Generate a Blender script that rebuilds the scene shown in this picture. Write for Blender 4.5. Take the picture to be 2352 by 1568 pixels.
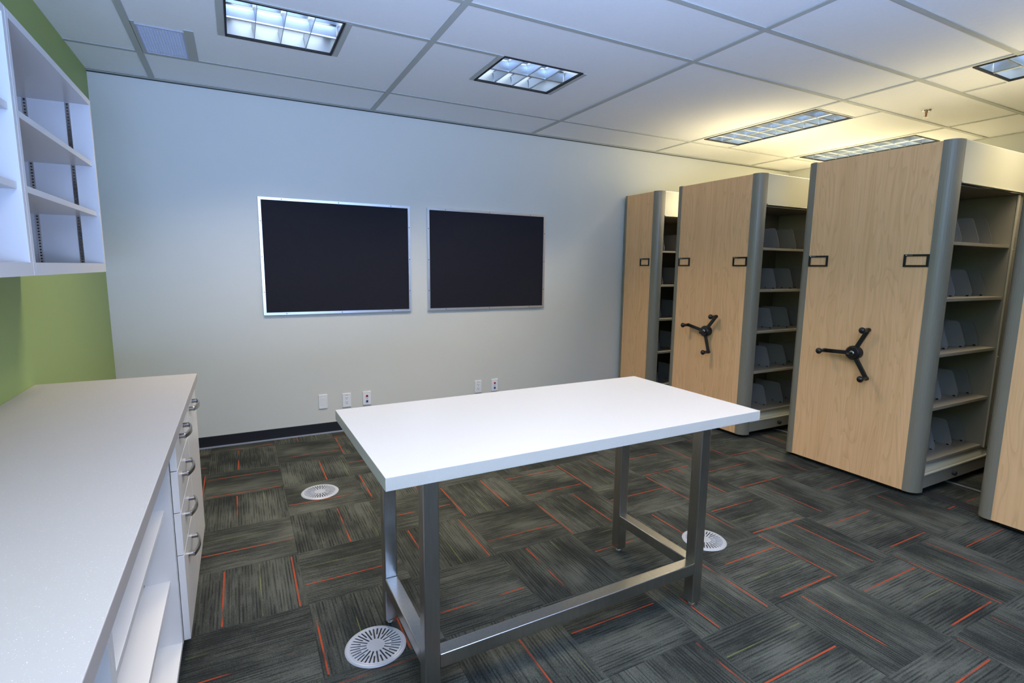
import bpy, math, random
from mathutils import Matrix, Vector

scene = bpy.context.scene
for o in list(bpy.data.objects):
    bpy.data.objects.remove(o)
C = scene.collection
random.seed(7)

# ------------------------------------------------------------------ camera
EYE = 1.438
cam_data = bpy.data.cameras.new('camera')
cam_data.sensor_width = 36.0
cam_data.lens = 18.391
cam_data.clip_start = 0.02
cam = bpy.data.objects.new('camera', cam_data)
C.objects.link(cam)


def camera_matrix(yaw, pitch, roll):
    cy, sy, cp, sp = math.cos(yaw), math.sin(yaw), math.cos(pitch), math.sin(pitch)
    f = Vector((sy * cp, cy * cp, -sp))
    r = Vector((cy, -sy, 0.0))
    u = r.cross(f)
    cr, sr = math.cos(roll), math.sin(roll)
    r2 = cr * r + sr * u
    u2 = -sr * r + cr * u
    m = Matrix((r2, u2, -f)).transposed().to_4x4()
    m.translation = Vector((0, 0, EYE))
    return m


cam.matrix_world = camera_matrix(0.4807, 0.1403, 0.0111)
scene.camera = cam

# ------------------------------------------------------------------ view, world, daylight
scene.view_settings.view_transform = 'Standard'
scene.view_settings.look = 'None'
scene.view_settings.gamma = 1.0
scene.view_settings.use_curve_mapping = False
scene.view_settings.exposure = 0.0
scene.cycles.use_denoising = True
scene.cycles.max_bounces = 10
scene.cycles.diffuse_bounces = 6
scene.cycles.glossy_bounces = 4
scene.cycles.sample_clamp_indirect = 4.0

CEIL = 2.719
BACK = 4.629
LEFT = -0.827
RIGHT = 6.48
FRONT = -1.6
WIN = (-0.7, 1.5, 0.75, 2.30)      # window opening in the wall behind the camera (x0, x1, z0, z1)

world = bpy.data.worlds.new('world')
scene.world = world
world.use_nodes = True
world.node_tree.nodes['Background'].inputs[0].default_value = (0.45, 0.62, 1.0, 1)
world.node_tree.nodes['Background'].inputs[1].default_value = 0.6


def area(name, loc, direction, sx, sy, power, color, parent=None, spread=180):
    d = bpy.data.lights.new(name, 'AREA')
    d.shape = 'RECTANGLE'
    d.size, d.size_y = sx, sy
    d.energy = power
    d.color = color
    d.spread = math.radians(spread)
    o = bpy.data.objects.new(name, d)
    C.objects.link(o)
    o.rotation_euler = Vector(direction).to_track_quat('-Z', 'Y').to_euler()
    o.location = loc
    if parent:
        o.parent = parent
    return o


# sky light coming in low through the window behind the camera, thrown up at the ceiling
area('daylight', ((WIN[0] + WIN[1]) / 2, FRONT + 0.06, WIN[2] + 0.45), (-0.10, 0.52, 1.02),
     WIN[1] - WIN[0] - 0.1, 0.8, 400, (0.345, 0.515, 1.0), None, 138)

LIGHT_COOL = (1.0, 0.85, 0.665)
LIGHT_WARM = (1.0, 0.89, 0.66)
GLOW = (0.80, 0.91, 1.0)

# ------------------------------------------------------------------ helpers
ORG = {}


class MB:
    """collects solids; build() links them as one mesh object"""

    def __init__(self):
        self.v, self.f, self.m, self.s = [], [], [], []

    def add(self, vs, fs, mi=0, smooth=False):
        n = len(self.v)
        self.v += [tuple(p) for p in vs]
        self.f += [tuple(i + n for i in f) for f in fs]
        self.m += [mi] * len(fs)
        self.s += [smooth] * len(fs)
        return self

    def box(self, x0, x1, y0, y1, z0, z1, mi=0):
        x0, x1 = sorted((x0, x1))
        y0, y1 = sorted((y0, y1))
        z0, z1 = sorted((z0, z1))
        return self.add([(x0, y0, z0), (x1, y0, z0), (x1, y1, z0), (x0, y1, z0),
                         (x0, y0, z1), (x1, y0, z1), (x1, y1, z1), (x0, y1, z1)],
                        [(0, 3, 2, 1), (4, 5, 6, 7), (0, 1, 5, 4), (1, 2, 6, 5), (2, 3, 7, 6), (3, 0, 4, 7)], mi)

    def prism(self, prof, axis, a, b, mi=0, smooth=False):
        """prof: list of 2D points in the two other axes (in order), extruded on axis from a to b"""
        def P(p, t):
            if axis == 0:
                return (t, p[0], p[1])
            if axis == 1:
                return (p[0], t, p[1])
            return (p[0], p[1], t)
        n = len(prof)
        vs = [P(p, a) for p in prof] + [P(p, b) for p in prof]
        self.add(vs, [tuple(range(n))[::-1], tuple(range(n, 2 * n))], mi)
        self.add(vs, [(i, (i + 1) % n, n + (i + 1) % n, n + i) for i in range(n)], mi, smooth)
        return self

    def tube(self, pts, rad, seg=12, mi=0, cap=True):
        """round tube along points; rad is a number or a list"""
        pts = [Vector(p) for p in pts]
        rads = rad if isinstance(rad, (list, tuple)) else [rad] * len(pts)
        vs, fs = [], []
        for i, p in enumerate(pts):
            d = (pts[min(i + 1, len(pts) - 1)] - pts[max(i - 1, 0)]).normalized()
            ref = Vector((0, 0, 1)) if abs(d.z) < 0.9 else Vector((1, 0, 0))
            a = d.cross(ref).normalized()
            b = d.cross(a)
            for k in range(seg):
                t = 2 * math.pi * k / seg
                vs.append(p + rads[i] * (math.cos(t) * a + math.sin(t) * b))
        for i in range(len(pts) - 1):
            for k in range(seg):
                k2 = (k + 1) % seg
                fs.append((i * seg + k, i * seg + k2, (i + 1) * seg + k2, (i + 1) * seg + k))
        self.add(vs, fs, mi, True)
        if cap:
            self.add(vs, [tuple(range(seg))[::-1], tuple(range((len(pts) - 1) * seg, len(pts) * seg))], mi)
        return self

    def sphere(self, c, r, mi=0, n=12, m=8, sc=(1, 1, 1)):
        vs, fs = [], []
        for i in range(m + 1):
            ph = math.pi * i / m
            for k in range(n):
                t = 2 * math.pi * k / n
                vs.append((c[0] + sc[0] * r * math.sin(ph) * math.cos(t), c[1] + sc[1] * r * math.sin(ph) * math.sin(t),
                           c[2] + sc[2] * r * math.cos(ph)))
        for i in range(m):
            for k in range(n):
                k2 = (k + 1) % n
                fs.append((i * n + k, (i + 1) * n + k, (i + 1) * n + k2, i * n + k2))
        return self.add(vs, fs, mi, True)

    def build(self, name, mats, parent=None, bevel=0.0, seg=2):
        if not isinstance(mats, (list, tuple)):
            mats = [mats]
        org = ORG.get(parent.name, (0, 0, 0)) if parent else (0, 0, 0)
        me = bpy.data.meshes.new(name)
        me.from_pydata([(a - org[0], b - org[1], c - org[2]) for a, b, c in self.v], [], self.f)
        for mt in mats:
            me.materials.append(mt)
        me.polygons.foreach_set('material_index', self.m)
        me.polygons.foreach_set('use_smooth', self.s)
        me.update()
        o = bpy.data.objects.new(name, me)
        C.objects.link(o)
        if parent:
            o.parent = parent
        ORG[o.name] = org
        if bevel:
            md = o.modifiers.new('bevel', 'BEVEL')
            md.width = bevel
            md.segments = seg
            md.limit_method = 'ANGLE'
            md.angle_limit = math.radians(40)
        return o


def tag(o, label, cat, group=None, kind=None):
    if label:
        o['label'] = label
    if cat:
        o['category'] = cat
    if group:
        o['group'] = group
    if kind:
        o['kind'] = kind
    return o


def root(name, loc, label, cat, group=None):
    o = bpy.data.objects.new(name, None)
    C.objects.link(o)
    o.location = loc
    o.empty_display_size = 0.1
    ORG[o.name] = tuple(loc)
    return tag(o, label, cat, group)


def struct(o):
    o['kind'] = 'structure'
    return o


# ------------------------------------------------------------------ materials
def new_mat(name):
    m = bpy.data.materials.new(name)
    m.use_nodes = True
    nt = m.node_tree
    return m, nt, nt.nodes['Principled BSDF']


def N(nt, kind, **kw):
    n = nt.nodes.new(kind)
    for k, v in kw.items():
        setattr(n, k, v)
    return n


def simple(name, col, rough=0.5, metal=0.0, noise=0.0, nscale=8.0, bump=0.0, bscale=300.0, spec=0.5, stretch=None):
    m, nt, b = new_mat(name)
    b.inputs['Base Color'].default_value = (*col, 1)
    b.inputs['Roughness'].default_value = rough
    b.inputs['Metallic'].default_value = metal
    b.inputs['Specular IOR Level'].default_value = spec
    tc = N(nt, 'ShaderNodeTexCoord')
    src = tc.outputs['Object']
    if stretch:
        mp = N(nt, 'ShaderNodeMapping')
        mp.inputs['Scale'].default_value = stretch
        nt.links.new(src, mp.inputs['Vector'])
        src = mp.outputs['Vector']
    if noise:
        nz = N(nt, 'ShaderNodeTexNoise')
        nz.inputs['Scale'].default_value = nscale
        nz.inputs['Detail'].default_value = 4
        nt.links.new(src, nz.inputs['Vector'])
        mx = N(nt, 'ShaderNodeMix', data_type='RGBA')
        mx.inputs[6].default_value = (*[c * (1 - noise) for c in col], 1)
        mx.inputs[7].default_value = (*[min(1, c * (1 + noise)) for c in col], 1)
        nt.links.new(nz.outputs['Fac'], mx.inputs[0])
        nt.links.new(mx.outputs[2], b.inputs['Base Color'])
    if bump:
        nb = N(nt, 'ShaderNodeTexNoise')
        nb.inputs['Scale'].default_value = bscale
        nt.links.new(src, nb.inputs['Vector'])
        bp = N(nt, 'ShaderNodeBump')
        bp.inputs['Strength'].default_value = bump
        bp.inputs['Distance'].default_value = 0.001
        nt.links.new(nb.outputs['Fac'], bp.inputs['Height'])
        nt.links.new(bp.outputs['Normal'], b.inputs['Normal'])
    return m


def speckled(name, base, light, dark, rough):
    """solid-surface stone with fine pale and dark flecks"""
    m, nt, b = new_mat(name)
    tc = N(nt, 'ShaderNodeTexCoord')
    col = None
    prev = (*base, 1)
    for scale, thr, c in ((170, 0.13, light), (420, 0.20, light), (240, 0.12, dark)):
        vo = N(nt, 'ShaderNodeTexVoronoi')
        vo.inputs['Scale'].default_value = scale
        nt.links.new(tc.outputs['Object'], vo.inputs['Vector'])
        r = N(nt, 'ShaderNodeMath', operation='LESS_THAN')
        nt.links.new(vo.outputs['Distance'], r.inputs[0])
        r.inputs[1].default_value = thr
        wn = N(nt, 'ShaderNodeSeparateColor')
        nt.links.new(vo.outputs['Color'], wn.inputs[0])
        g = N(nt, 'ShaderNodeMath', operation='GREATER_THAN')
        nt.links.new(wn.outputs[0], g.inputs[0])
        g.inputs[1].default_value = 0.82
        mul = N(nt, 'ShaderNodeMath', operation='MULTIPLY')
        nt.links.new(r.outputs[0], mul.inputs[0])
        nt.links.new(g.outputs[0], mul.inputs[1])
        mx = N(nt, 'ShaderNodeMix', data_type='RGBA')
        nt.links.new(mul.outputs[0], mx.inputs[0])
        if col is None:
            mx.inputs[6].default_value = prev
        else:
            nt.links.new(col, mx.inputs[6])
        mx.inputs[7].default_value = (*c, 1)
        col = mx.outputs[2]
    nt.links.new(col, b.inputs['Base Color'])
    b.inputs['Roughness'].default_value = rough
    return m


def wood_mat():
    m, nt, b = new_mat('maple')
    tc = N(nt, 'ShaderNodeTexCoord')
    mp = N(nt, 'ShaderNodeMapping')
    mp.inputs['Scale'].default_value = (1, 3.6, 0.40)
    nt.links.new(tc.outputs['Object'], mp.inputs['Vector'])
    n1 = N(nt, 'ShaderNodeTexNoise')
    n1.inputs['Scale'].default_value = 2.2
    n1.inputs['Detail'].default_value = 2
    n1.inputs['Distortion'].default_value = 0.4
    nt.links.new(mp.outputs['Vector'], n1.inputs['Vector'])
    # contour rings give the cathedral figure
    mul = N(nt, 'ShaderNodeMath', operation='MULTIPLY')
    nt.links.new(n1.outputs['Fac'], mul.inputs[0])
    mul.inputs[1].default_value = 13.0
    fr = N(nt, 'ShaderNodeMath', operation='FRACT')
    nt.links.new(mul.outputs[0], fr.inputs[0])
    r1 = N(nt, 'ShaderNodeValToRGB')
    e = r1.color_ramp.elements
    e[0].position, e[0].color = 0.0, (0.80, 0.78, 0.75, 1)
    e[1].position, e[1].color = 1.0, (1, 1, 1, 1)
    k = e.new(0.42)
    k.color = (1, 1, 1, 1)
    nt.links.new(fr.outputs[0], r1.inputs['Fac'])
    # straight fine grain
    mp2 = N(nt, 'ShaderNodeMapping')
    mp2.inputs['Scale'].default_value = (1, 34.0, 0.7)
    nt.links.new(tc.outputs['Object'], mp2.inputs['Vector'])
    n2 = N(nt, 'ShaderNodeTexNoise')
    n2.inputs['Scale'].default_value = 2.0
    n2.inputs['Detail'].default_value = 5
    nt.links.new(mp2.outputs['Vector'], n2.inputs['Vector'])
    # broad planks of tone
    mp3 = N(nt, 'ShaderNodeMapping')
    mp3.inputs['Scale'].default_value = (1, 9.0, 0.15)
    nt.links.new(tc.outputs['Object'], mp3.inputs['Vector'])
    n3 = N(nt, 'ShaderNodeTexNoise')
    n3.inputs['Scale'].default_value = 1.3
    nt.links.new(mp3.outputs['Vector'], n3.inputs['Vector'])
    mx = N(nt, 'ShaderNodeMix', data_type='RGBA')
    mx.inputs[6].default_value = (0.80, 0.45, 0.20, 1)
    mx.inputs[7].default_value = (0.94, 0.56, 0.28, 1)
    add = N(nt, 'ShaderNodeMath', operation='ADD')
    nt.links.new(n2.outputs['Fac'], add.inputs[0])
    nt.links.new(n3.outputs['Fac'], add.inputs[1])
    rng = N(nt, 'ShaderNodeMapRange')
    nt.links.new(add.outputs[0], rng.inputs['Value'])
    rng.inputs['From Min'].default_value = 0.6
    rng.inputs['From Max'].default_value = 1.4
    nt.links.new(rng.outputs['Result'], mx.inputs[0])
    m2 = N(nt, 'ShaderNodeMix', data_type='RGBA', blend_type='MULTIPLY')
    m2.inputs[0].default_value = 0.55
    nt.links.new(mx.outputs[2], m2.inputs[6])
    nt.links.new(r1.outputs['Color'], m2.inputs[7])
    nt.links.new(m2.outputs[2], b.inputs['Base Color'])
    b.inputs['Roughness'].default_value = 0.55
    b.inputs['Specular IOR Level'].default_value = 0.2
    return m


def math_node(nt, op, a, b=None, c=None):
    n = N(nt, 'ShaderNodeMath', operation=op)
    for i, v in enumerate((a, b, c)):
        if v is None:
            continue
        if isinstance(v, (int, float)):
            n.inputs[i].default_value = v
        else:
            nt.links.new(v, n.inputs[i])
    return n.outputs[0]


def carpet_mat():
    """quarter-turned carpet tiles: UV = position in the tile (u along the ribs, v across), face data = tile number and thread positions"""
    m, nt, b = new_mat('carpet_tiles')
    uv = N(nt, 'ShaderNodeUVMap', uv_map='tile')
    sp = N(nt, 'ShaderNodeSeparateXYZ')
    nt.links.new(uv.outputs[0], sp.inputs[0])
    u, v = sp.outputs[0], sp.outputs[1]
    at = N(nt, 'ShaderNodeAttribute', attribute_name='threads')
    s2 = N(nt, 'ShaderNodeSeparateXYZ')
    nt.links.new(at.outputs['Vector'], s2.inputs[0])
    r1, r2, seed = s2.outputs[0], s2.outputs[1], s2.outputs[2]

    def noise(su, sv, detail=2.0, off=0.0):
        cb = N(nt, 'ShaderNodeCombineXYZ')
        nt.links.new(math_node(nt, 'MULTIPLY', u, su), cb.inputs[0])
        nt.links.new(math_node(nt, 'MULTIPLY', v, sv), cb.inputs[1])
        nt.links.new(math_node(nt, 'ADD', math_node(nt, 'MULTIPLY', seed, 37.0), off), cb.inputs[2])
        n = N(nt, 'ShaderNodeTexNoise')
        n.inputs['Scale'].default_value = 1.0
        n.inputs['Detail'].default_value = detail
        nt.links.new(cb.outputs[0], n.inputs['Vector'])
        return n.outputs['Fac']

    cloud = noise(1.3, 2.0, 3.0, 0.0)          # large light and dark clouds
    rib = noise(1.6, 70.0, 1.0, 5.0)           # fine ribs along u
    dash = noise(2.6, 38.0, 1.0, 9.0)          # interrupted darker ribs
    pile = noise(150.0, 110.0, 2.0, 3.0)
    vr = math_node(nt, 'MULTIPLY', v, 34.0)
    groove = math_node(nt, 'LESS_THAN', math_node(nt, 'FRACT', vr), 0.42)
    cb = N(nt, 'ShaderNodeCombineXYZ')
    nt.links.new(math_node(nt, 'MULTIPLY', u, 3.0), cb.inputs[0])
    nt.links.new(math_node(nt, 'MULTIPLY', math_node(nt, 'FLOOR', vr), 0.61), cb.inputs[1])
    nt.links.new(math_node(nt, 'MULTIPLY', seed, 53.0), cb.inputs[2])
    dn = N(nt, 'ShaderNodeTexNoise')
    dn.inputs['Scale'].default_value = 1.0
    dn.inputs['Detail'].default_value = 1.0
    nt.links.new(cb.outputs[0], dn.inputs['Vector'])
    dash_on = N(nt, 'ShaderNodeMapRange')
    nt.links.new(dn.outputs['Fac'], dash_on.inputs['Value'])
    dash_on.inputs['From Min'].default_value = 0.44
    dash_on.inputs['From Max'].default_value = 0.54
    groove = math_node(nt, 'MULTIPLY', groove, dash_on.outputs['Result'])
    # ribbing contrast
    mask = math_node(nt, 'MULTIPLY', math_node(nt, 'SUBTRACT', dash, 0.50), 7.0)
    mk = N(nt, 'ShaderNodeClamp')
    nt.links.new(mask, mk.inputs[0])
    t = math_node(nt, 'MULTIPLY', math_node(nt, 'SUBTRACT', cloud, 0.22), 2.0)
    t = math_node(nt, 'ADD', t, math_node(nt, 'MULTIPLY', math_node(nt, 'SUBTRACT', rib, 0.5), 0.7))
    t = math_node(nt, 'SUBTRACT', t, math_node(nt, 'MULTIPLY', mk.outputs[0], 0.10))
    t = math_node(nt, 'SUBTRACT', t, math_node(nt, 'MULTIPLY', groove, 0.36))
    t = math_node(nt, 'ADD', t, math_node(nt, 'MULTIPLY', math_node(nt, 'SUBTRACT', pile, 0.5), 1.1))
    ramp = N(nt, 'ShaderNodeValToRGB')
    e = ramp.color_ramp.elements
    e[0].position, e[0].color = 0.05, (0.021, 0.023, 0.021, 1)
    e[1].position, e[1].color = 0.95, (0.098, 0.102, 0.084, 1)
    k = e.new(0.5)
    k.color = (0.052, 0.056, 0.046, 1)
    nt.links.new(t, ramp.inputs['Fac'])
    col = ramp.outputs['Color']

    fade = noise(2.6, 0.3, 1.0, 21.0)

    def thread(colr, pos, half, lo, hi, gain, cur):
        nonlocal_off = math_node(nt, 'ABSOLUTE', math_node(nt, 'SUBTRACT', v, pos))
        on = math_node(nt, 'LESS_THAN', nonlocal_off, half)
        f = N(nt, 'ShaderNodeMapRange')
        nt.links.new(fade, f.inputs['Value'])
        f.inputs['From Min'].default_value = lo
        f.inputs['From Max'].default_value = hi
        f.inputs['To Max'].default_value = gain
        inside = math_node(nt, 'MULTIPLY', math_node(nt, 'GREATER_THAN', u, 0.02), math_node(nt, 'LESS_THAN', u, 0.97))
        fac = math_node(nt, 'MULTIPLY', math_node(nt, 'MULTIPLY', on, f.outputs['Result']), inside)
        fac = math_node(nt, 'MULTIPLY', fac, math_node(nt, 'ADD', 0.55, math_node(nt, 'MULTIPLY', pile, 0.9)))
        mx = N(nt, 'ShaderNodeMix', data_type='RGBA')
        nt.links.new(fac, mx.inputs[0])
        nt.links.new(cur, mx.inputs[6])
        mx.inputs[7].default_value = colr
        return mx.outputs[2]

    red = (0.34, 0.058, 0.022, 1)
    col = thread(red, r1, 0.0075, 0.36, 0.50, 1.0, col)
    col = thread(red, r2, 0.0075, 0.36, 0.50, 1.0, col)
    col = thread((0.22, 0.27, 0.045, 1), math_node(nt, 'ADD', r1, 0.33), 0.0038, 0.45, 0.57, 0.45, col)
    nt.links.new(col, b.inputs['Base Color'])
    b.inputs['Roughness'].default_value = 0.95
    b.inputs['Specular IOR Level'].default_value = 0.1
    bp = N(nt, 'ShaderNodeBump')
    bp.inputs['Strength'].default_value = 0.5
    bp.inputs['Distance'].default_value = 0.003
    nt.links.new(math_node(nt, 'ADD', rib, pile), bp.inputs['Height'])
    nt.links.new(bp.outputs['Normal'], b.inputs['Normal'])
    return m


M = dict(
    wall=simple('wall_paint', (0.64, 0.64, 0.585), 0.42, noise=0.02, nscale=3, bump=0.15, bscale=120, spec=0.4),
    green=simple('green_paint', (0.30, 0.40, 0.125), 0.5, noise=0.02, nscale=3, bump=0.15, bscale=120, spec=0.35),
    ceil=simple('ceiling_tile', (0.86, 0.86, 0.85), 0.9, noise=0.03, nscale=60, bump=0.2, bscale=250, spec=0.1),
    tbar=simple('grid_paint', (0.46, 0.47, 0.43), 0.8, spec=0.15),
    rubber=simple('black_rubber', (0.012, 0.013, 0.018), 0.45),
    reveal=simple('floor_trim', (0.30, 0.33, 0.40), 0.4),
    laminate_shaded=simple('white_laminate_shaded', (0.54, 0.54, 0.53), 0.32, spec=0.4, noise=0.01),  # same laminate as the base cabinets, shade of the wall cabinets put into the colour
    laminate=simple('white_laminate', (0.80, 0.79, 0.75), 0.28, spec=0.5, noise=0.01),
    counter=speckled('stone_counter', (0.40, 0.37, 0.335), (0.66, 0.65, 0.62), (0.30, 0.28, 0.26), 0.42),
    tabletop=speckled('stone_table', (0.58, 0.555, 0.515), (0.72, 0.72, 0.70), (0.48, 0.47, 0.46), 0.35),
    steel=simple('brushed_steel', (0.52, 0.505, 0.475), 0.28, 1.0, noise=0.12, nscale=14, stretch=(6, 6, 0.6)),
    nickel=simple('satin_nickel', (0.36, 0.345, 0.32), 0.26, 1.0, noise=0.03),
    chrome=simple('chrome', (0.75, 0.76, 0.78), 0.12, 1.0, noise=0.02),
    alu=simple('aluminium_frame', (0.78, 0.80, 0.84), 0.32, 0.85, noise=0.03, nscale=30),
    zinc=simple('zinc_rail', (0.52, 0.54, 0.58), 0.3, 0.9, noise=0.15, nscale=60),
    slotdark=simple('slot_dark', (0.02, 0.02, 0.022), 0.6, noise=0.1),
    fabric=simple('tack_board', (0.016, 0.016, 0.022), 0.7, noise=0.12, nscale=40, bump=0.3, bscale=500, spec=0.12),
    plastic=simple('white_plastic', (0.80, 0.81, 0.84), 0.3, noise=0.01),
    red=simple('red_jack', (0.28, 0.01, 0.02), 0.35, noise=0.05),
    blue=simple('blue_jack', (0.01, 0.05, 0.26), 0.35, noise=0.05),
    jackmark=simple('grey_print', (0.30, 0.28, 0.25), 0.5, noise=0.05),
    wood=wood_mat(),
    trim=simple('champagne_trim', (0.235, 0.205, 0.150), 0.36, 0.0, noise=0.02, nscale=5),
    cream=simple('cream_steel', (0.50, 0.47, 0.36), 0.35, noise=0.01),
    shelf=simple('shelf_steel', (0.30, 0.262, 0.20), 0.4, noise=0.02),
    inner=simple('shelf_inner_shaded', (0.13, 0.115, 0.085), 0.45, noise=0.03),  # shelf steel with the shade inside the compartments put into the colour
    divider=simple('divider_steel_shaded', (0.25, 0.225, 0.205), 0.4, noise=0.02),  # same beige steel, greyed in the colour for its lack of light
    black=simple('black_plastic', (0.010, 0.010, 0.011), 0.32, noise=0.05),
    blackmatte=simple('black_paint', (0.012, 0.012, 0.012), 0.7, noise=0.05),
    rail=simple('rail_dark', (0.028, 0.028, 0.029), 0.4, noise=0.1),
    diffuser=simple('grille_silver', (0.40, 0.42, 0.46), 0.38, 0.1, noise=0.02),
    louver=simple('louver_metal', (0.62, 0.66, 0.70), 0.36, 1.0, noise=0.02),
    vent=simple('vent_metal', (0.62, 0.68, 0.86), 0.5, 0.0, noise=0.03),
    bronze=simple('sprinkler_bronze', (0.30, 0.16, 0.08), 0.35, 0.8, noise=0.05),
    carpet=carpet_mat(),
)

# ------------------------------------------------------------------ structure
# carpet: one face per tile, quarter turned
S = 0.450
TX, TY = 0.19, 4.02
RED = {(7, -5): (0.44,), (6, -5): (0.36,), (6, -4): (0.05, 0.69), (5, -4): (0.03, 0.69), (5, -3): (0.03, 0.69), (7, -3): (0.05,), (6, -3): (0.27, 0.96), (7, -4): (0.58,), (4, -4): (0.55,), (5, -5): (0.04, 0.68), (4, -5): (0.24, 0.91), (6, -6): (0.1, 0.75), (5, -6): (0.03, 0.69), (7, -6): (0.58,), (4, -6): (0.06, 0.71), (7, -7): (0.7,), (6, -7): (0.03, 0.69), (5, -7): (0.08, 0.74), (3, -6): (0.26, 0.92), (4, -7): (0.37,), (5, -8): (0.03, 0.68), (2, -7): (0.26, 0.92), (3, -7): (0.4,), (4, -8): (0.72,), (2, -3): (0.03, 0.66), (3, -3): (0.2, 0.84), (4, -3): (0.03, 0.66), (1, -4): (0.25, 0.91), (2, -4): (0.31,), (3, -4): (0.03, 0.65), (2, -5): (0.35,), (1, -5): (0.33,), (2, -6): (0.55,), (1, -6): (0.57,), (3, -5): (0.56,), (0, -4): (0.35,), (0, -3): (0.58,), (0, -5): (0.04, 0.7), (0, -6): (0.89,), (-1, 0): (0.42,), (-1, -1): (0.07, 0.74), (0, 0): (0.26,), (1, 0): (0.03,), (0, -1): (0.6,), (0, -2): (0.33,), (-1, -2): (0.4,), (-1, -3): (0.39,), (-1, -4): (0.28, 0.93), (-1, -5): (0.38,), (1, -1): (0.58,), (-2, -1): (0.97,)}
fv, ff, fuv, fth = [], [], [], []
i0, i1 = math.floor((LEFT - 0.1 - TX) / S), math.ceil((RIGHT + 0.1 - TX) / S)
j0, j1 = math.floor((FRONT - 0.1 - TY) / S), math.ceil((BACK + 0.1 - TY) / S)
for i in range(i0, i1):
    for j in range(j0, j1):
        x0, x1 = max(LEFT - 0.1, TX + i * S), min(RIGHT + 0.1, TX + (i + 1) * S)
        y0, y1 = max(FRONT - 0.1, TY + j * S), min(BACK + 0.1, TY + (j + 1) * S)
        n = len(fv)
        fv += [(x0, y0, 0), (x1, y0, 0), (x1, y1, 0), (x0, y1, 0)]
        ff.append((n, n + 1, n + 2, n + 3))
        q = [((x - TX) / S - i, (y - TY) / S - j) for x, y in ((x0, y0), (x1, y0), (x1, y1), (x0, y1))]
        if (i + j) % 2:
            q = [(b_, a_) for a_, b_ in q]
        fuv += q
        th = RED.get((i, j))
        if th is None:
            r = random.uniform(0.03, 0.64)
            th = (r, r + 0.64) if r < 0.33 else (r,)
        r1 = th[0]
        r2 = th[1] if len(th) > 1 else -1.0
        fth.append((r1, r2, random.random()))
me = bpy.data.meshes.new('floor')
me.from_pydata(fv, [], ff)
uvl = me.uv_layers.new(name='tile')
for k, p in enumerate(fuv):
    uvl.data[k].uv = p
att = me.attributes.new('threads', 'FLOAT_VECTOR', 'FACE')
for k, p in enumerate(fth):
    att.data[k].vector = p
me.materials.append(M['carpet'])
floor = struct(bpy.data.objects.new('floor', me))
C.objects.link(floor)

W = 0.12
struct(MB().box(LEFT - W, RIGHT + W, BACK, BACK + W, -0.05, 2.95).build('wall_back', M['wall']))
struct(MB().box(LEFT - W, LEFT, FRONT - W, BACK, -0.05, 2.95).build('wall_left', M['green']))
struct(MB().box(RIGHT, RIGHT + W, FRONT - W, BACK, -0.05, 2.95).build('wall_right', M['wall']))
fw = MB()
fw.box(LEFT, WIN[0], FRONT - W, FRONT, -0.05, 2.95)
fw.box(WIN[1], RIGHT, FRONT - W, FRONT, -0.05, 2.95)
fw.box(WIN[0], WIN[1], FRONT - W, FRONT, -0.05, WIN[2])
fw.box(WIN[0], WIN[1], FRONT - W, FRONT, WIN[3], 2.95)
struct(fw.build('wall_front', M['wall']))
wf = MB()
for x in (WIN[0], (2 * WIN[0] + WIN[1]) / 3, (WIN[0] + 2 * WIN[1]) / 3, WIN[1] - 0.05):
    wf.box(x, x + 0.05, FRONT - 0.09, FRONT - 0.03, WIN[2], WIN[3])
wf.box(WIN[0] + 0.05, WIN[1] - 0.05, FRONT - 0.09, FRONT - 0.03, WIN[2], WIN[2] + 0.05)
wf.box(WIN[0] + 0.05, WIN[1] - 0.05, FRONT - 0.09, FRONT - 0.03, WIN[3] - 0.05, WIN[3])
struct(wf.build('window_1', M['alu']))

struct(MB().box(LEFT + 0.009, RIGHT, BACK - 0.008, BACK, 0.0, 0.092).build('baseboard_back', M['rubber'], bevel=0.002))
struct(MB().box(LEFT, LEFT + 0.008, 3.0, BACK - 0.008, 0.0, 0.092).build('baseboard_left', M['rubber']))
struct(MB().box(LEFT + 0.008, RIGHT, BACK - 0.020, BACK - 0.008, 0.0, 0.010).build('trim_1', M['reveal']))

# suspended ceiling: long panels on a grid, left out where a fixture or grille sits
COLX = [1.066 + 1.524 * k for k in range(-2, 4)]
COLX = [-1.982, -0.458, 1.066, 2.59, 4.150, 5.70, 7.2]
ROWY = [4.09 - 0.508 * k for k in range(-2, 15)][::-1]
FIX = [  # x0, x1, y0, y1, cells x, cells y, colour, power
    (0.009, 0.585, 3.075, 3.572, 4, 2, 'c', 20),
    (1.522, 2.110, 3.064, 3.535, 4, 2, 'c', 20),
    (4.185, 4.680, 2.795, 3.945, 2, 8, 'w', 82),
    (5.760, 6.220, 2.840, 4.000, 2, 8, 'w', 72),
    (4.185, 4.690, 0.600, 1.782, 2, 8, 'w', 24),
    (0.009, 0.585, 0.530, 1.030, 4, 2, 'c', 14),  # this and the next row: unseen fixtures added to light the tabletop from above
    (1.522, 2.110, 0.530, 1.030, 4, 2, 'c', 14),
]
VENT = (-0.424, -0.195, 3.634, 4.069)
holes = [f[:4] for f in FIX] + [VENT]


def inside(cx, cy):
    return any(h[0] < cx < h[1] and h[2] < cy < h[3] for h in holes)


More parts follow.
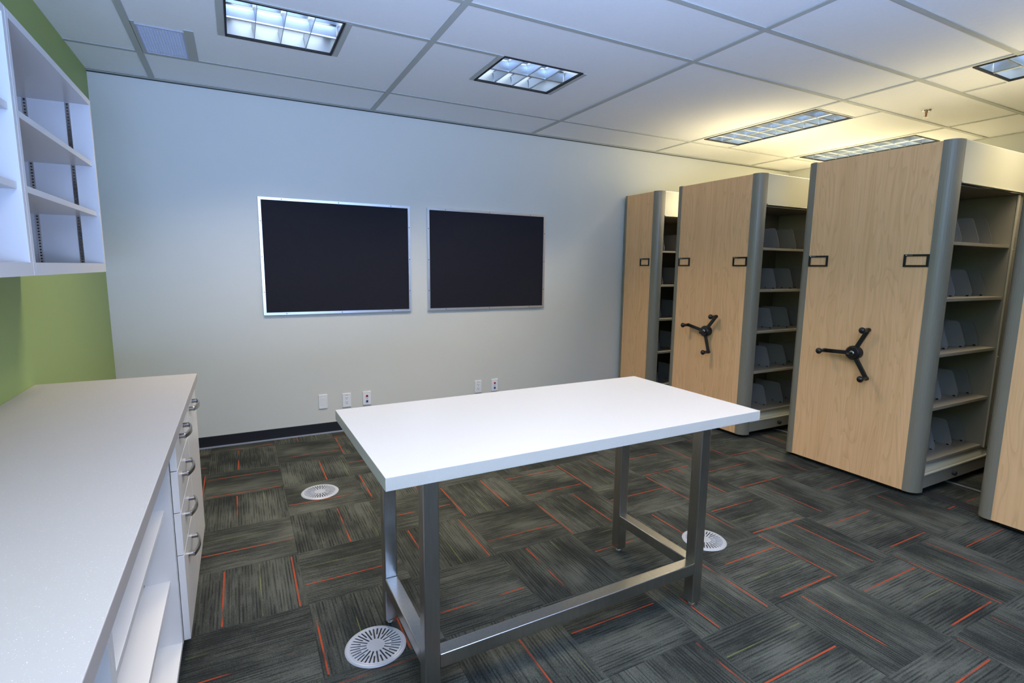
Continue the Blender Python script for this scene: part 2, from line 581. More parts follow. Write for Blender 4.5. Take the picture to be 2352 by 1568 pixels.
PX0, PX1, PY0, PY1 = LEFT, RIGHT, FRONT, BACK
xs = sorted(set([PX0, PX1] + [v for h in holes for v in h[:2]]))
ys = sorted(set([PY0, PY1] + [v for h in holes for v in h[2:]]))
cm = MB()
for a in range(len(xs) - 1):
    for b_ in range(len(ys) - 1):
        if not inside((xs[a] + xs[a + 1]) / 2, (ys[b_] + ys[b_ + 1]) / 2):
            cm.box(xs[a], xs[a + 1], ys[b_], ys[b_ + 1], CEIL + 0.004, CEIL + 0.022)
ceiling = struct(cm.build('ceiling', M['ceil']))
cl = MB()
cl.box(LEFT - W, RIGHT + W, FRONT - W, BACK + W, 2.95, 3.0)
struct(cl.build('ceiling_slab', M['ceil'], ceiling))
g = MB()


def bar_y(x, y0, y1, w):      # bar running along Y, split at holes
    cuts = sorted([(h[2], h[3]) for h in holes if h[0] < x < h[1]])
    a = y0
    for c0, c1 in cuts:
        if c0 > a and c0 < y1:
            g.box(x - w / 2, x + w / 2, a, min(c0, y1), CEIL - 0.002, CEIL + 0.003)
        a = max(a, c1)
    if a < y1:
        g.box(x - w / 2, x + w / 2, a, y1, CEIL - 0.002, CEIL + 0.003)


def bar_x(y, x0, x1, w):
    cuts = sorted([(h[0], h[1]) for h in holes if h[2] < y < h[3]])
    a = x0
    for c0, c1 in cuts:
        if c0 > a and c0 < x1:
            g.box(a, min(c0, x1), y - w / 2, y + w / 2, CEIL - 0.001, CEIL + 0.0035)
        a = max(a, c1)
    if a < x1:
        g.box(a, x1, y - w / 2, y + w / 2, CEIL - 0.001, CEIL + 0.0035)


for x in COLX:
    if LEFT < x < RIGHT:
        bar_y(x, FRONT, BACK, 0.036 if x < 4 else 0.024)
for k, y in enumerate(ROWY):
    if FRONT < y < BACK:
        if y > 2.6:
            bar_x(y, LEFT, 4.150, 0.030)
            if y > 4.0:
                bar_x(y, 4.150, RIGHT, 0.022)
            else:
                bar_x(y, 4.69, 5.70, 0.016)
        else:
            bar_x(y, LEFT, RIGHT, 0.030)
bar_y(4.69, 2.58, 2.795, 0.016)
bar_y(4.69, 3.945, 4.08, 0.016)
bar_x(2.785, 4.16, 4.69, 0.012)
bar_x(3.955, 4.16, 4.69, 0.012)
bar_y(4.70, 1.80, 2.05, 0.016)
for h in holes[:2] + holes[5:7]:
    bar_y(h[0] - 0.02, h[2] - 0.0, h[3] + 0.0, 0.030)
    bar_y(h[1] + 0.02, h[2] - 0.0, h[3] + 0.0, 0.030)
bar_y(-0.171, 3.60, 4.08, 0.048)
bar_y(-0.432, 3.60, 4.08, 0.020)
struct(g.build('ceiling_grid', M['tbar'], ceiling))
ea = MB()
ea.box(LEFT, RIGHT, BACK - 0.022, BACK, CEIL - 0.003, CEIL + 0.002)
ea.box(RIGHT - 0.022, RIGHT, FRONT, BACK - 0.022, CEIL - 0.003, CEIL + 0.002)
struct(ea.build('trim_2', M['tbar']))
struct(MB().box(LEFT, RIGHT, BACK - 0.004, BACK, CEIL - 0.009, CEIL - 0.003).build('shadow_strip', M['rail']))  # dark strip standing in for the shadow line under the ceiling edge

# ------------------------------------------------------------------ ceiling lights
FLAB = ['square recessed ceiling light by the wall grille, four cells wide',
        'square recessed ceiling light above the gap between the black boards',
        'long recessed ceiling light lengthwise over the middle shelving carriages',
        'long recessed ceiling light partly hidden behind the tall shelving end panel',
        'long recessed ceiling light cut by the frame edge near the sprinkler',
        'added square recessed ceiling light, out of view above the long counter',
        'added square recessed ceiling light, out of view above the front edge of the steel table']
for (x0, x1, y0, y1, nx, ny, kc, pw), lab in zip(FIX, FLAB):
    r = root('ceiling_light', ((x0 + x1) / 2, (y0 + y1) / 2, CEIL), lab, 'ceiling light', 'recessed louvred ceiling lights')
    z0, zt = CEIL - 0.003, CEIL + 0.12
    t = 0.011
    fr = MB()
    fr.box(x0, x0 + t, y0, y1, z0, CEIL + 0.01)
    fr.box(x1 - t, x1, y0, y1, z0, CEIL + 0.01)
    fr.box(x0 + t, x1 - t, y0, y0 + t, z0, CEIL + 0.01)
    fr.box(x0 + t, x1 - t, y1 - t, y1, z0, CEIL + 0.01)
    fr.build('frame', M['blackmatte'], r)
    hs = MB()
    hs.box(x0, x0 + 0.004, y0, y1, CEIL + 0.01, zt)
    hs.box(x1 - 0.004, x1, y0, y1, CEIL + 0.01, zt)
    hs.box(x0, x1, y0, y0 + 0.004, CEIL + 0.01, zt)
    hs.box(x0, x1, y1 - 0.004, y1, CEIL + 0.01, zt)
    hs.box(x0, x1, y0, y1, zt, zt + 0.005)
    hs.build('housing', M['louver'], r)
    lv = MB()
    ax0, ax1, ay0, ay1 = x0 + t, x1 - t, y0 + t, y1 - t
    zb, zl = CEIL + 0.002, CEIL + 0.075

    def blade(p, a0, a1, ax):
        # parabolic blade: thin at the bottom edge, thick on top
        prof = []
        K = 6
        for k in range(K + 1):
            h = k / K
            prof.append((p - 0.0012 - 0.011 * h * h, zb + (zl - zb) * h))
        for k in range(K, -1, -1):
            h = k / K
            prof.append((p + 0.0012 + 0.011 * h * h, zb + (zl - zb) * h))
        if ax == 'x':      # blade runs along x, profile in y
            lv.prism(prof, 0, a0, a1, 0, True)
        else:
            lv.prism(prof, 1, a0, a1, 0, True)

    for k in range(1, nx):
        blade(ax0 + (ax1 - ax0) * k / nx, ay0, ay1, 'y')
    for k in range(1, ny):
        blade(ay0 + (ay1 - ay0) * k / ny, ax0, ax1, 'x')
    lv.build('louver', M['louver'], r)
    big = nx * ny > 8
    # the parabolic louvre cuts the beam off at about 55 degrees from straight down
    area('lamp', (0, 0, -0.001), (0, 0, -1), x1 - x0 - 0.04, y1 - y0 - 0.04, pw,
         LIGHT_COOL if kc == 'c' else LIGHT_WARM, r, 122)
    # glow of the tubes above the blades
    area('tube_glow', (0, 0, 0.105), (0, 0, -1), x1 - x0 - 0.08, y1 - y0 - 0.08, 3.0 if big else 1.1, GLOW, r)

# return-air grille
x0, x1, y0, y1 = VENT
r = root('ceiling_vent', ((x0 + x1) / 2, (y0 + y1) / 2, CEIL), 'small perforated metal air grille in the ceiling by the green wall', 'vent')
fr = MB()
for a in ((x0, x0 + 0.008, y0, y1), (x1 - 0.008, x1, y0, y1), (x0 + 0.008, x1 - 0.008, y0, y0 + 0.008), (x0 + 0.008, x1 - 0.008, y1 - 0.008, y1)):
    fr.box(*a, CEIL - 0.004, CEIL + 0.008)
fr.build('frame', M['diffuser'], r)
# perforated plate as a mesh of crossing ribs over a dark plenum
pm = MB()
K = 15
for k in range(1, K * 2):
    y = y0 + 0.008 + (y1 - y0 - 0.016) * k / (K * 2)
    pm.box(x0 + 0.008, x1 - 0.008, y - 0.0042, y + 0.0042, CEIL + 0.0015, CEIL + 0.003)
for k in range(1, K):
    x = x0 + 0.008 + (x1 - x0 - 0.016) * k / K
    pm.box(x - 0.0038, x + 0.0038, y0 + 0.008, y1 - 0.008, CEIL + 0.001, CEIL + 0.0025)
pm.build('perforated_plate', M['vent'], r)
MB().box(x0, x1, y0, y1, CEIL + 0.03, CEIL + 0.034).build('backing', M['rail'], r)

# sprinkler head
sx, sy = 4.965, 2.386
r = root('fire_sprinkler', (sx, sy, CEIL), 'small bronze pendent fire sprinkler hanging from a pale ceiling panel', 'sprinkler')
b = MB()
b.tube([(sx, sy, CEIL + 0.003), (sx, sy, CEIL - 0.004), (sx, sy, CEIL - 0.007)], [0.032, 0.030, 0.018], 20)
b.build('escutcheon', M['nickel'], r)
b = MB()
b.tube([(sx, sy, CEIL - 0.006), (sx, sy, CEIL - 0.022)], [0.011, 0.008], 12)
for s_ in (-1, 1):
    b.tube([(sx + s_ * 0.008, sy, CEIL - 0.02), (sx + s_ * 0.011, sy, CEIL - 0.035), (sx, sy, CEIL - 0.052)], 0.0028, 8)
b.tube([(sx, sy, CEIL - 0.022), (sx, sy, CEIL - 0.05)], 0.003, 8)
b.build('body', M['bronze'], r)
MB().tube([(sx, sy, CEIL - 0.050), (sx, sy, CEIL - 0.053)], [0.014, 0.017], 16).build('deflector', M['bronze'], r)

# ------------------------------------------------------------------ boards on the back wall
for x0, x1, lab, colr in ((0.167, 1.375, 'larger-looking black tack board in aluminium frame, nearer the green wall', 0),
                          (1.533, 2.767, 'black tack board in aluminium frame, on the shelving side', 0)):
    lab = ('black tack board in a bright aluminium frame, above the blank wall plate' if x0 < 1 else
           'black tack board in a dull aluminium frame, between the other board and the shelving')
    z0, z1 = 1.038, 1.962
    r = root('tack_board', ((x0 + x1) / 2, BACK - 0.001, z0), lab, 'board', 'black boards on the grey wall')
    MB().box(x0 + 0.01, x1 - 0.01, BACK - 0.012, BACK - 0.001, z0 + 0.01, z1 - 0.01).build('panel', M['fabric'], r)
    t = 0.020
    fm = MB()
    ya, yb = BACK - 0.021, BACK - 0.001

    def mitre(p, q, inward):
        pass
    for (ax, az, bx, bz, ix, iz, jx, jz) in (
            (x0, z0, x1, z0, x1 - t, z0 + t, x0 + t, z0 + t), (x1, z0, x1, z1, x1 - t, z1 - t, x1 - t, z0 + t),
            (x1, z1, x0, z1, x0 + t, z1 - t, x1 - t, z1 - t), (x0, z1, x0, z0, x0 + t, z0 + t, x0 + t, z1 - t)):
        fm.prism([(ax, az), (bx, bz), (ix, iz), (jx, jz)], 1, ya, yb)
    f = fm.build('frame', M['alu'], r, bevel=0.003)
    for fx in (0.14, 0.5, 0.86):
        for zz in (z0 + t / 2, z1 - t / 2):
            X = x0 + (x1 - x0) * fx
            MB().tube([(X, ya + 0.0005, zz), (X, ya - 0.0015, zz)], [0.0045, 0.003], 10).build('screw', M['rail'], r)
    for fz in (0.2, 0.5, 0.8):
        for X in (x0 + t / 2, x1 - t / 2):
            Z = z0 + (z1 - z0) * fz
            MB().tube([(X, ya + 0.0005, Z), (X, ya - 0.0015, Z)], [0.0045, 0.003], 10).build('screw', M['rail'], r)

# ------------------------------------------------------------------ wall plates
PL = [(0.589, 'blank', 'blank white wall plate, lowest on the grey wall and nearest the baseboard end'),
      (0.786, 'outlet', 'white duplex power outlet beside the blank wall plate'),
      (0.960, 'data', 'white data plate with red and blue jacks, in the row with the blank plate'),
      (2.041, 'outlet', 'white duplex power outlet below the board on the shelving side'),
      (2.220, 'data', 'white data plate with red and blue jacks, below the board on the shelving side')]
PLAB = {0.589: 'blank white wall plate without openings, low on the grey wall',
        0.786: 'white duplex power outlet between the blank plate and a data plate'}
for px, kind, lab in PL:
    lab = PLAB.get(px, lab)
    zc = 0.273 + (0.008 if kind == 'blank' else 0)
    w, h = 0.036, 0.062
    nm = {'blank': 'blank_wall_plate', 'outlet': 'power_outlet', 'data': 'data_outlet'}[kind]
    r = root(nm, (px, BACK - 0.001, zc), lab, {'blank': 'wall plate', 'outlet': 'outlet', 'data': 'data outlet'}[kind],
             {'outlet': 'duplex power outlets', 'data': 'data plates'}.get(kind))
    yf = BACK - 0.0075
    MB().box(px - w, px + w, yf, BACK - 0.001, zc - h, zc + h).build('cover_plate', M['plastic'], r, bevel=0.003)
    if kind == 'blank':
        MB().box(px - 0.017, px + 0.017, yf - 0.001, yf + 0.001, zc - 0.034, zc + 0.034).build('insert', M['plastic'], r, bevel=0.001)
    if kind == 'outlet':
        ins = MB().box(px - 0.0165, px + 0.0165, yf - 0.002, yf + 0.001, zc - 0.034, zc + 0.034).build('insert', M['plastic'], r, bevel=0.001)
        for dz in (-0.019, 0.019):
            q = MB()
            q.box(px - 0.0085, px - 0.0055, yf - 0.0026, yf - 0.0015, zc + dz, zc + dz + 0.009)
            q.box(px + 0.0055, px + 0.0085, yf - 0.0026, yf - 0.0015, zc + dz + 0.001, zc + dz + 0.008)
            q.tube([(px, yf - 0.0026, zc + dz - 0.007), (px, yf - 0.0015, zc + dz - 0.007)], 0.0032, 10)
            q.build('socket', M['slotdark'], ins)
        MB().box(px - 0.012, px + 0.012, yf - 0.0006, yf + 0.0004, zc + 0.044, zc + 0.047).build('marking', M['jackmark'], r)
    if kind == 'data':
        ins = MB().box(px - 0.0165, px + 0.0165, yf - 0.002, yf + 0.001, zc - 0.034, zc + 0.034).build('insert', M['plastic'], r, bevel=0.001)
        MB().box(px - 0.0085, px + 0.0085, yf - 0.0045, yf - 0.0015, zc + 0.012, zc + 0.030).build('jack', M['red'], ins)['label'] = 'red jack'
        MB().box(px - 0.0085, px + 0.0085, yf - 0.0045, yf - 0.0015, zc - 0.036, zc - 0.018).build('jack', M['blue'], ins)['label'] = 'blue jack'
        q = MB()
        q.prism([(px - 0.009, zc - 0.002), (px + 0.009, zc - 0.002), (px, zc - 0.009)], 1, yf - 0.003, yf - 0.0015)
        q.build('marking', M['jackmark'], ins)
    for dz in (-0.052, 0.052):
        MB().tube([(px, yf - 0.0007, zc + dz), (px, yf + 0.0005, zc + dz)], 0.0028, 8).build('screw', M['plastic'], r)

# ------------------------------------------------------------------ floor diffusers
for (cx, cy, rr, lab) in ((0.390, 1.846, 0.114, 'round silver floor diffuser beside the steel table leg'),
                          (0.391, 3.388, 0.114, 'round silver floor diffuser out on open carpet toward the grey wall'),
                          (2.145, 1.855, 0.114, 'round silver floor diffuser partly hidden behind a table leg')):
    r = root('floor_diffuser', (cx, cy, 0.001), lab, 'floor vent', 'round floor diffusers')
    NS = 36
    rings = [0.034, 0.058, 0.094]
    hw = 0.0030
    vs, fs = [], []

    def P(rad, ang):
        vs.append((cx + rad * math.cos(ang), cy + rad * math.sin(ang), 0.006))
        return len(vs) - 1
    L_, R_ = {}, {}
    for k in range(NS):
        a = 2 * math.pi * k / NS + 0.05
        for n_, rad in enumerate(rings):
            d = hw / rad
            L_[k, n_] = P(rad, a - d)
            R_[k, n_] = P(rad, a + d)
    ctr = P(0, 0)
    for k in range(NS):
        k2 = (k + 1) % NS
        fs.append((ctr, L_[k, 0], R_[k, 0]))
        fs.append((ctr, R_[k, 0], L_[k2, 0]))
        for n_ in (0, 1):
            fs.append((R_[k, n_], R_[k, n_ + 1], L_[k2, n_ + 1], L_[k2, n_]))
        if k % 2:
            fs.append((L_[k, 0], L_[k, 1], R_[k, 1], R_[k, 0]))
    # outer flange
    O1, O2, O3 = [], [], []
    for k in range(NS):
        a = 2 * math.pi * k / NS + 0.05
        for dd in (-hw / 0.094, hw / 0.094):
            vs.append((cx + 0.098 * math.cos(a + dd), cy + 0.098 * math.sin(a + dd), 0.0048)); O1.append(len(vs) - 1)
            vs.append((cx + 0.108 * math.cos(a + dd), cy + 0.108 * math.sin(a + dd), 0.0062)); O2.append(len(vs) - 1)
            vs.append((cx + rr * math.cos(a + dd), cy + rr * math.sin(a + dd), 0.001)); O3.append(len(vs) - 1)
    inner = []
    for k in range(NS):
        inner += [L_[k, 2], R_[k, 2]]
    n2 = len(inner)
    grille = MB()
    ringf = []
    for q in range(n2):
        q2 = (q + 1) % n2
        fs.append((inner[q], O1[q], O1[q2], inner[q2]))
        ringf.append((O1[q], O2[q], O2[q2], O1[q2]))
        ringf.append((O2[q], O3[q], O3[q2], O2[q2]))
    grille.add(vs, fs)
    go = grille.build('grille', M['diffuser'], r)
    sd = go.modifiers.new('solid', 'SOLIDIFY')
    sd.thickness = 0.003
    fl = MB()
    fl.add(vs, ringf, 0, True)
    fl.build('flange', M['diffuser'], r)
    bm_ = MB()
    bm_.tube([(cx, cy, 0.0006), (cx, cy, 0.0016)], 0.100, 36)
    bm_.build('basket', M['slotdark'], r)

# ------------------------------------------------------------------ counter and base cabinets
CX = -0.208
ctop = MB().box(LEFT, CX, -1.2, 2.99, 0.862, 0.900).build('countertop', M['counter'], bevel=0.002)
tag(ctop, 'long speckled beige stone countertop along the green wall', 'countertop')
FX = -0.222      # door and drawer faces
TH = 0.021


def handle(y0, z, parent):
    yc = y0
    h = MB()
    hl = 0.082
    pts = []
    for k in range(11):
        t = -1 + 2 * k / 10
        pts.append((FX + 0.033 - 0.014 * t * t, yc + hl * t, z))
    # flat bowed grip with round posts
    n = len(pts)
    vs = []
    for k, p in enumerate(pts):
        t = -1 + 2 * k / 10
        hh = 0.0115 - 0.002 * abs(t)
        vs += [(p[0] - 0.004, p[1], z - hh), (p[0] + 0.003, p[1], z - hh * 0.8), (p[0] + 0.003, p[1], z + hh * 0.8), (p[0] - 0.004, p[1], z + hh)]
    fs = []
    for k in range(n - 1):
        for q in range(4):
            q2 = (q + 1) % 4
            fs.append((k * 4 + q, k * 4 + q2, (k + 1) * 4 + q2, (k + 1) * 4 + q))
    fs += [(3, 2, 1, 0), ((n - 1) * 4, (n - 1) * 4 + 1, (n - 1) * 4 + 2, (n - 1) * 4 + 3)]
    h.add(vs, fs, 0, False)
    for s_ in (-1, 1):
        h.tube([(FX, yc + s_ * 0.074, z), (FX + 0.020, yc + s_ * 0.074, z)], 0.0090, 14)
    return h.build('handle', M['nickel'], parent, bevel=0.0015)


def carcass(y0, y1, r, openf):
    t = 0.018
    xb, xf = LEFT + 0.005, FX - TH - 0.002 if not openf else -0.246
    for y in (y0, y1 - t):
        MB().box(xb, xf, y, y + t, 0.09, 0.861).build('side_panel', M['laminate'], r)
    MB().box(xb, xf, y0 + t, y1 - t, 0.09, 0.108).build('bottom', M['laminate'], r)
    MB().box(xb, xb + 0.012, y0 + t, y1 - t, 0.108, 0.861).build('back', M['laminate'], r)
    MB().box(xb, xf - 0.06, y0, y1, 0.0, 0.089).build('plinth', M['rubber'], r)


# drawer bank
y0, y1 = 2.052, 2.490
r = root('drawer_cabinet', (-0.5, (y0 + y1) / 2, 0), 'white laminate base cabinet with four stacked drawers, next to open shelves', 'cabinet')
carcass(y0, y1, r, False)
zs = [(0.100, 0.421), (0.4245, 0.5785), (0.5820, 0.7300), (0.7335, 0.860)]
for (a, b_), hz in zip(zs, (0.359, 0.518, 0.674, 0.818)):
    d = MB().box(FX - TH, FX, y0 + 0.001, y1 - 0.002, a, b_).build('drawer', M['laminate'], r, bevel=0.001)
    handle(2.258, hz, d)
y0, y1 = 2.491, 2.985
r = root('door_cabinet', (-0.5, (y0 + y1) / 2, 0), 'white laminate base cabinet with one tall door at the far end of the counter', 'cabinet')
carcass(y0, y1, r, False)
d = MB().box(FX - TH, FX, y0 + 0.002, y1 - 0.002, 0.100, 0.860).build('door', M['laminate'], r, bevel=0.001)
handle(2.693, 0.812, d)
# open shelf units
for (y0, y1, shelves, lab) in ((1.118, 2.050, (0.610, 0.350), 'white open base cabinet with two shelves beside the drawer cabinet'),
                               (0.18, 1.116, (0.350,), 'white open base cabinet under the near end of the counter'),
                               (-0.76, 0.178, (0.350,), 'white open base cabinet beneath the nearest stretch of counter, outside the photo')):
    r = root('open_base_cabinet', (-0.5, (y0 + y1) / 2, 0), lab, 'cabinet', 'open base cabinets under the counter')
    carcass(y0, y1, r, True)
    for z in shelves:
        MB().box(LEFT + 0.018, -0.266, y0 + 0.019, y1 - 0.019, z - 0.019, z).build('shelf', M['laminate'], r, bevel=0.0008)
    if len(shelves) == 2:
        MB().box(-0.345, -0.340, y1 - 0.026, y1 - 0.018, 0.351, 0.366).build('shelf_clip', M['rail'], r)

# wall cabinets
for (y0, y1, lab) in ((2.022, 2.980, 'white open wall cabinet with two shelves, at the far end above the counter'),
                      (1.062, 2.020, 'white open wall cabinet with two shelves, cut off by the frame edge')):
    r = root('wall_cabinet', (-0.68, (y0 + y1) / 2, 1.398), lab, 'wall cabinet', 'open wall cabinets on the green wall')
    t = 0.022
    xb, xf = LEFT + 0.002, -0.530
    for y in (y0, y1 - t):
        MB().box(xb, xf, y, y + t, 1.399, 2.135).build('side_panel', M['laminate_shaded'], r, bevel=0.001)
    MB().box(xb, xf - 0.018, y0 + t, y1 - t, 1.416, 1.437).build('bottom', M['laminate_shaded'], r)
    MB().box(xf - 0.018, xf, y0 + t, y1 - t, 1.399, 1.4365).build('light_rail', M['laminate_shaded'], r)
    MB().box(xb, xf, y0 + t, y1 - t, 2.112, 2.135).build('top', M['laminate_shaded'], r)
    MB().box(xb, xb + 0.008, y0 + t, y1 - t, 1.437, 2.112).build('back', M['laminate_shaded'], r)
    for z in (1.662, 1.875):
        MB().box(xb + 0.009, xf - 0.010, y0 + t + 0.002, y1 - t - 0.002, z - 0.020, z).build('shelf', M['laminate_shaded'], r, bevel=0.001)
    for yy, sg in ((y1 - t, -1), (y0 + t, 1)):
        for x in (-0.745, -0.606):
            s_ = MB()
            w = 0.0075
            ya, yb = sorted((yy, yy + sg * 0.005))
            s_.box(x - w, x - w * 0.45, ya, yb, 1.439, 2.110)
            s_.box(x + w * 0.45, x + w, ya, yb, 1.439, 2.110)
            z = 1.445
            while z < 2.10:
                s_.box(x - w * 0.45, x + w * 0.45, ya, yb, z, z + 0.006)
                z += 0.0127
            yc_ = yy + sg * 0.0008
            ya2, yb2 = sorted((yy, yc_))
            s_.box(x - w, x + w, ya2, yb2, 1.439, 2.110, 1)
            s_.build('shelf_standard', [M['chrome'], M['slotdark']], r)

# ------------------------------------------------------------------ work table
TCX, TCY, TA = 1.074, 1.720, 0.013
r = root('work_table', (TCX, TCY, 0), 'tall steel-framed work table with white stone top in the middle of the room', 'table')
zt = 0.878
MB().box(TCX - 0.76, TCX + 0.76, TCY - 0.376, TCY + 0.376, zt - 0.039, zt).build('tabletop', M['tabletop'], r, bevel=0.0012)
hl = 0.0255
lx = (0.481 - 0.0, 1.667)
ly = (1.482, 1.970)
for x in lx:
    for y in ly:
        leg = MB().box(x - hl, x + hl, y - hl, y + hl, 0.022, zt - 0.039).build('leg', M['steel'], r, bevel=0.004, seg=3)
        f = MB()
        f.tube([(x, y, 0.024), (x, y, 0.014)], 0.010, 14)
        f.tube([(x, y, 0.015), (x, y, 0.006), (x, y, 0.0005)], [0.016, 0.020, 0.019], 18)
        f.build('foot', M['chrome'], leg)
MB().box(lx[0] + hl, lx[1] - hl, ly[0] - hl, ly[0] + hl, 0.157, 0.207).build('stretcher', M['steel'], r, bevel=0.004, seg=3)
for x in lx:
    MB().box(x - hl, x + hl, ly[0] + hl, ly[1] - hl, 0.157, 0.207).build('stretcher', M['steel'], r, bevel=0.004, seg=3)
r.rotation_euler = (0, 0, TA)

# ------------------------------------------------------------------ mobile shelving
XP = 3.762
XE = 6.45
SH = [1.625, 1.277, 0.925, 0.577, 0.222]
SECT = [(3.812, 4.650), (4.766, 5.604), (5.720, 6.440)]


def trim_profile(yc, s, hw, hf):
    """wrap-round edge of the end panel; s=-1 front side (toward -Y), +1 other side"""
    pts = [(XP + 0.026, yc + s * hw), (XP, yc + s * hw), (XP, yc + s * (hw + 0.014))]
    for k in range(0, 9):
        a = math.pi / 2 * k / 8
        pts.append((XP + 0.070 * (1 - math.cos(a)), yc + s * (hw + 0.018 + (hf - hw - 0.018) * math.sin(a))))
    pts += [(XP + 0.084, yc + s * hf), (XP + 0.084, yc + s * (hf - 0.012)), (XP + 0.060, yc + s * (hf - 0.014)),
            (XP + 0.026, yc + s * (hw + 0.025))]
    return pts


def shelving(yc, arms, lab, nm='mobile_shelving_unit', single=None):
    if single:
        yf, yb, w0, w1 = single          # face, back, wood range
    else:
        yf, yb, w0, w1 = yc - 0.465, yc + 0.465, yc - 0.385, yc + 0.385
    r = root(nm, ((XP + XE) / 2, (yf + yb) / 2, 0), lab, 'shelving unit', 'shelving units with maple end panels')
    MB().box(XP + 0.0015, XP + 0.026, w0, w1, 0.032, 2.212).build('end_panel', M['wood'], r)
    half0 = yc - w0
    MB().prism(trim_profile(yc, -1, half0, yc - yf), 2, 0.030, 2.216, 0, False).build('edge_trim', M['trim'], r)
    if single:
        MB().box(XP, XP + 0.07, w1, w1 + 0.03, 0.030, 2.216).build('edge_trim', M['trim'], r, bevel=0.006)
    else:
        MB().prism(trim_profile(yc, 1, half0, yc - yf), 2, 0.030, 2.216, 0, False).build('edge_trim', M['trim'], r)
    # canopy with folded lip
    cn = MB()
    cn.box(XP + 0.084, XE, yf, yf + 0.02, 1.975, 2.215)
    cn.box(XP + 0.084, XE, yb - 0.02, yb, 1.975, 2.215)
    cn.box(XP + 0.026, XE, yf + 0.02, yb - 0.02, 2.185, 2.213)
    cn.build('canopy', M['cream'], r, bevel=0.003)
    MB().box(XP + 0.092, XE, yf - 0.006, yf + 0.012, 1.966, 1.9745).build('canopy_lip', M['cream'], r, bevel=0.002)
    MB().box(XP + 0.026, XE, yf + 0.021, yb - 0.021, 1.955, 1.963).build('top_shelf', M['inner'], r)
    # uprights
    bk = yb - 0.004 if single else yc + 0.010
    for a, b_ in ((XP + 0.027, 3.811), (4.651, 4.765), (5.605, 5.719), (6.441, XE)):
        u = MB()
        if b_ - a > 0.1:
            u.box(a, a + 0.050, yf + 0.012, yb - 0.012, 0.206, 1.954)
            u.box(b_ - 0.050, b_, yf + 0.012, yb - 0.012, 0.206, 1.954)
            u.box(a + 0.050, b_ - 0.050, yf + 0.020, yb - 0.020, 0.206, 1.954)
            uo = u.build('upright', M['shelf'], r)
            e = MB()
            e.box(a - 0.004, a + 0.006, yf + 0.004, yf + 0.012, 0.206, 1.954)
            e.build('edge_lip', M['cream'], uo)
            for z in (1.595, 0.86, 0.28):
                MB().tube([(a + 0.020, yf + 0.013, z), (a + 0.020, yf + 0.007, z)], [0.006, 0.004], 10).build('screw', M['chrome'], uo)
        else:
            u.box(a, b_, yf + 0.03, yb - 0.03, 0.206, 1.954)
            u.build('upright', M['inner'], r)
    if not single:
        for a, b_ in SECT:
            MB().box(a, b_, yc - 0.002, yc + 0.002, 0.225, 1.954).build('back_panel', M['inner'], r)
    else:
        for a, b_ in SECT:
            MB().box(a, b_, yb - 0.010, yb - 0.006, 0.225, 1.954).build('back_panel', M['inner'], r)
    ys = yf + 0.022
    for si, (a, b_) in enumerate(SECT):
        for z in SH:
            s_ = MB()
            y2 = (yb - 0.012) if single else (yc - 0.004)
            s_.box(a + 0.001, b_ - 0.001, ys, y2, z - 0.004, z)
            s_.box(a + 0.001, b_ - 0.001, ys, ys + 0.014, z - 0.020, z - 0.004)
            so = s_.build('shelf', M['shelf'], r, bevel=0.0015)
            if si < 2:
                for dx in (0.155, 0.375, 0.605, 0.800):
                    dmb = MB()
                    X = a + dx
                    f0 = ys + 0.085
                    dep = 0.235 if single else 0.30
                    prof = [(f0, z + 0.001), (f0 - 0.003, z + 0.035), (f0 + 0.040, z + 0.165), (f0 + 0.050, z + 0.176),
                            (f0 + 0.062, z + 0.180), (f0 + dep, z + 0.180), (f0 + dep, z + 0.001)]
                    dmb.prism(prof, 0, X, X + 0.003)
                    dmb.box(X - 0.004, X + 0.0005, f0 + 0.012, f0 + 0.026, z + 0.001, z + 0.010, 1)
                    dmb.box(X - 0.004, X + 0.0005, f0 + 0.095, f0 + 0.105, z + 0.004, z + 0.012, 1)
                    dmb.build('divider', [M['divider'], M['black']], so)
    # carriage
    c = MB()
    c.prism([(yf + 0.012, 0.1485), (yb - 0.012, 0.1485), (yb - 0.030, 0.203), (yf + 0.036, 0.203)], 0, XP + 0.085, XE)
    c.build('base_ledge', M['cream'], r, bevel=0.003)
    c = MB()
    c.box(XP + 0.084, XE, yf + 0.002, yf + 0.027, 0.132, 0.148)
    c.build('base_lip', M['cream'], r, bevel=0.006, seg=3)
    c = MB()
    c.box(XP + 0.084, XE, yf + 0.008, yb - 0.008, 0.050, 0.131)
    co = c.build('carriage', M['shelf'], r)
    MB().tube([(4.244, yf + 0.009, 0.090), (4.244, yf - 0.010, 0.090), (4.244, yf - 0.014, 0.090)], [0.016, 0.016, 0.010], 16).build('bumper', M['blackmatte'], co)
    MB().box(XP + 0.03, XE, w0 + 0.03, (w1 - 0.03), 0.0085, 0.049).build('undercarriage', M['blackmatte'], r)
    # label holders
    for (h0, h1) in ([(w0 + 0.003, w0 + 0.142)] if single else [(w0 - 0.001, w0 + 0.139), (w1 - 0.145, w1 - 0.003)]):
        if single:
            h0, h1 = h0 + 0.016, h1 + 0.016
        q = MB()
        z0, z1 = 1.470, 1.548
        xa, xb2 = XP - 0.007, XP + 0.0015
        q.box(xa, xb2, h0, h1, z1 - 0.012, z1)
        q.box(xa, xb2, h0, h1, z0, z0 + 0.011)
        q.box(xa, xb2, h0, h0 + 0.013, z0 + 0.011, z1 - 0.012)
        q.box(xa, xb2, h1 - 0.013, h1, z0 + 0.011, z1 - 0.012)
        lh = q.build('label_holder', M['black'], r, bevel=0.001)
        MB().box(xa - 0.0006, xa + 0.0004, h1 - 0.050, h1 - 0.010, z1 - 0.0068, z1 - 0.0048).build('marking', M['diffuser'], lh)
